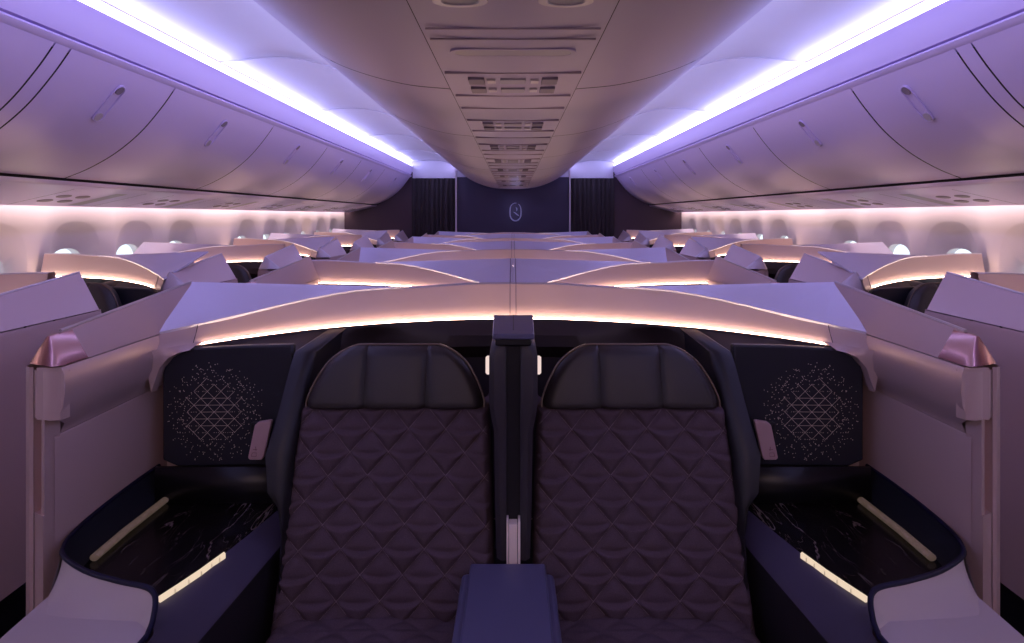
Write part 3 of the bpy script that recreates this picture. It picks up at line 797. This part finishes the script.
# handsets in their cradles beside the front seats
for sx in (-1, 1):
    side = 'left' if sx < 0 else 'right'
    root = empty('handset', (sx*.742, Z0-.475, .842)); root.scale = (-sx, 1, 1); root.rotation_euler = (0, 0, 0)
    tag(root, f'pale pink remote handset clipped beside the {side} quilted seat', 'remote control', 'seat remote handsets')
    ol = [(-.036, -.052), (-.030, -.058), (.004, -.058), (.010, -.050), (.034, .056), (.028, .058), (-.006, .053), (-.016, .044)]
    n = len(ol)
    b = MB(); b.add([(x, -.006, z) for x, z in ol]+[(x, .010, z) for x, z in ol], [tuple(range(n)), tuple(range(n, 2*n))[::-1]]+[(i, (i+1) % n, n+(i+1) % n, n+i) for i in range(n)])
    b.build('body', M['pink'], root, bevel=.003, smooth=False)
    b = MB()
    ic = [(-.025, -.046), (-.010, -.046), (-.010, -.036), (-.022, -.036)]
    b.tube([(x, -.0072, z) for x, z in ic+[ic[0]]], .0008, 5)
    b.tube([(-.020, -.0072, -.026), (-.008, -.0072, -.026)], .0008, 5); b.tube([(-.012, -.0072, -.018), (-.011, -.0072, -.030)], .0008, 5)
    b.build('icon', M['pinkmark'], root, smooth=False)
    b = MB(); b.box(-.036, .012, .011, .030, -.060, .045); b.build('cradle', M['black'], root, bevel=.004)

# divider post between the two front seats
root = empty('divider_post', (.001, 1.52, 0)); tag(root, 'dark upright divider post with a blue cap between the two quilted seats', 'divider')
b = MB(); b.prism([(-.0525, -.02), (.0525, -.02), (.0585, .27), (-.0585, .27)], 1.191, 1.205); b.build('cap', M['armblue'], root, bevel=.003)
b = MB(); b.box(-.0012, .0012, .035, .27, 1.195, 1.2058); b.build('cap_slot', M['black'], root)
b = MB(); b.box(-.046, .046, -.008, .25, 1.172, 1.192); b.build('cap_base', M['black'], root, bevel=.004)
for s in (-1, 1):
    b = MB(); rr = []
    for z, xo, xi, yf in ((1.175, .049, .018, .012), (1.165, .057, .018, .006), (1.14, .062, .0185, .002), (1.02, .062, .0185, .002), (.985, .057, .018, .006), (.95, .050, .018, .012), (.75, .047, .018, .012), (.62, .043, .018, .012)):
        rr.append([(s*xi, yf+.004, z), (s*(xi+.006), yf, z), (s*(xo-.012), yf, z), (s*xo, yf+.012, z), (s*xo, .25, z), (s*xi, .25, z)])
    b.loft(rr, True, True); b.build('leather_wing', M['post'], root)
    b = MB(); lx = s*.0595
    cpn = capsule(24, .010, .024)
    b.loft([[(lx, .03+w, 1.115+h) for w, h in cpn], [(lx+s*.008, .03+w, 1.115+h) for w, h in cpn], [(lx+s*.012, .03+w*.7, 1.115+h*.85) for w, h in cpn]], True, True); b.build('reading_lamp', M['lamp'], root)
b = MB(); b.box(-.0185, .0185, .03, .24, .70, 1.175); b.build('slot', M['black'], root)
b = MB(); b.box(-.05, .05, .05, .25, 0, .63); b.build('base', M['black'], root)
b = MB()
for x0, x1, y in ((-.0175, -.0125, -.006), (-.0115, .010, .0), (.0115, .0175, -.006)): b.box(x0, x1, y, .03, .55, .718 if abs(x0+.0115) < .002 else .728)
b.build('metal_channel', M['beige'], root, bevel=.0015)

# centre armrest
root = empty('centre_armrest', (-.0125, 1.47, 0)); tag(root, 'glossy dark blue centre armrest between the two quilted seats', 'armrest')
b = MB(); b.prism([(-.092, 0), (-.096, -.60), (.096, -.60), (.092, 0)], .632, .65); b.build('top_plate', M['armblue'], root, bevel=.006, seg=3)
b = MB(); b.prism([(-.112, -.015), (-.115, -.60), (.115, -.60), (.112, -.015)], .05, .636); b.build('body', M['armblue'], root, bevel=.012, seg=3)

# ------------------------------------------------------------------ light
w = bpy.data.worlds.new('sky'); scn.world = w; w.use_nodes = True
bg = w.node_tree.nodes['Background']; bg.inputs[0].default_value = (.94, .97, 1, 1); bg.inputs[1].default_value = 1.5
def area(name, loc, rot, sx_, sy_, power, col):
    l = bpy.data.lights.new(name, 'AREA'); l.shape = 'RECTANGLE'; l.size = sx_; l.size_y = sy_; l.energy = power; l.color = col
    o = bpy.data.objects.new(name, l); o.location = loc; o.rotation_euler = rot; C.objects.link(o); return o
area('front_fill', (0, -.75, 1.90), (math.radians(24), 0, 0), 1.5, .3, 11, (1, .66, .66))  # unseen fill lamp added behind the camera to brighten the front row
pl = bpy.data.lights.new('emblem_glow', 'POINT'); pl.energy = .9; pl.color = (.45, .45, 1); pl.shadow_soft_size = .05
o = bpy.data.objects.new('emblem_glow', pl); o.location = (.04, YF-.30, CAM_H+.09); C.objects.link(o)

# ------------------------------------------------------------------ camera
cam = bpy.data.cameras.new('camera'); co = bpy.data.objects.new('camera', cam); C.objects.link(co)
co.location = (0, 0, CAM_H); co.rotation_euler = (PI/2, 0, 0)
cam.sensor_width = 36; cam.lens = 600/1024*36
cam.shift_x = -1/1024; cam.shift_y = -(321.5-216)/1024
cam.clip_start = .02
scn.camera = co
scn.view_settings.view_transform = 'Standard'; scn.view_settings.look = 'None'
scn.view_settings.gamma = 1; scn.view_settings.exposure = 0; scn.view_settings.use_curve_mapping = False
scn.cycles.use_denoising = True
scn.cycles.max_bounces = 10; scn.cycles.diffuse_bounces = 6; scn.cycles.sample_clamp_indirect = 4
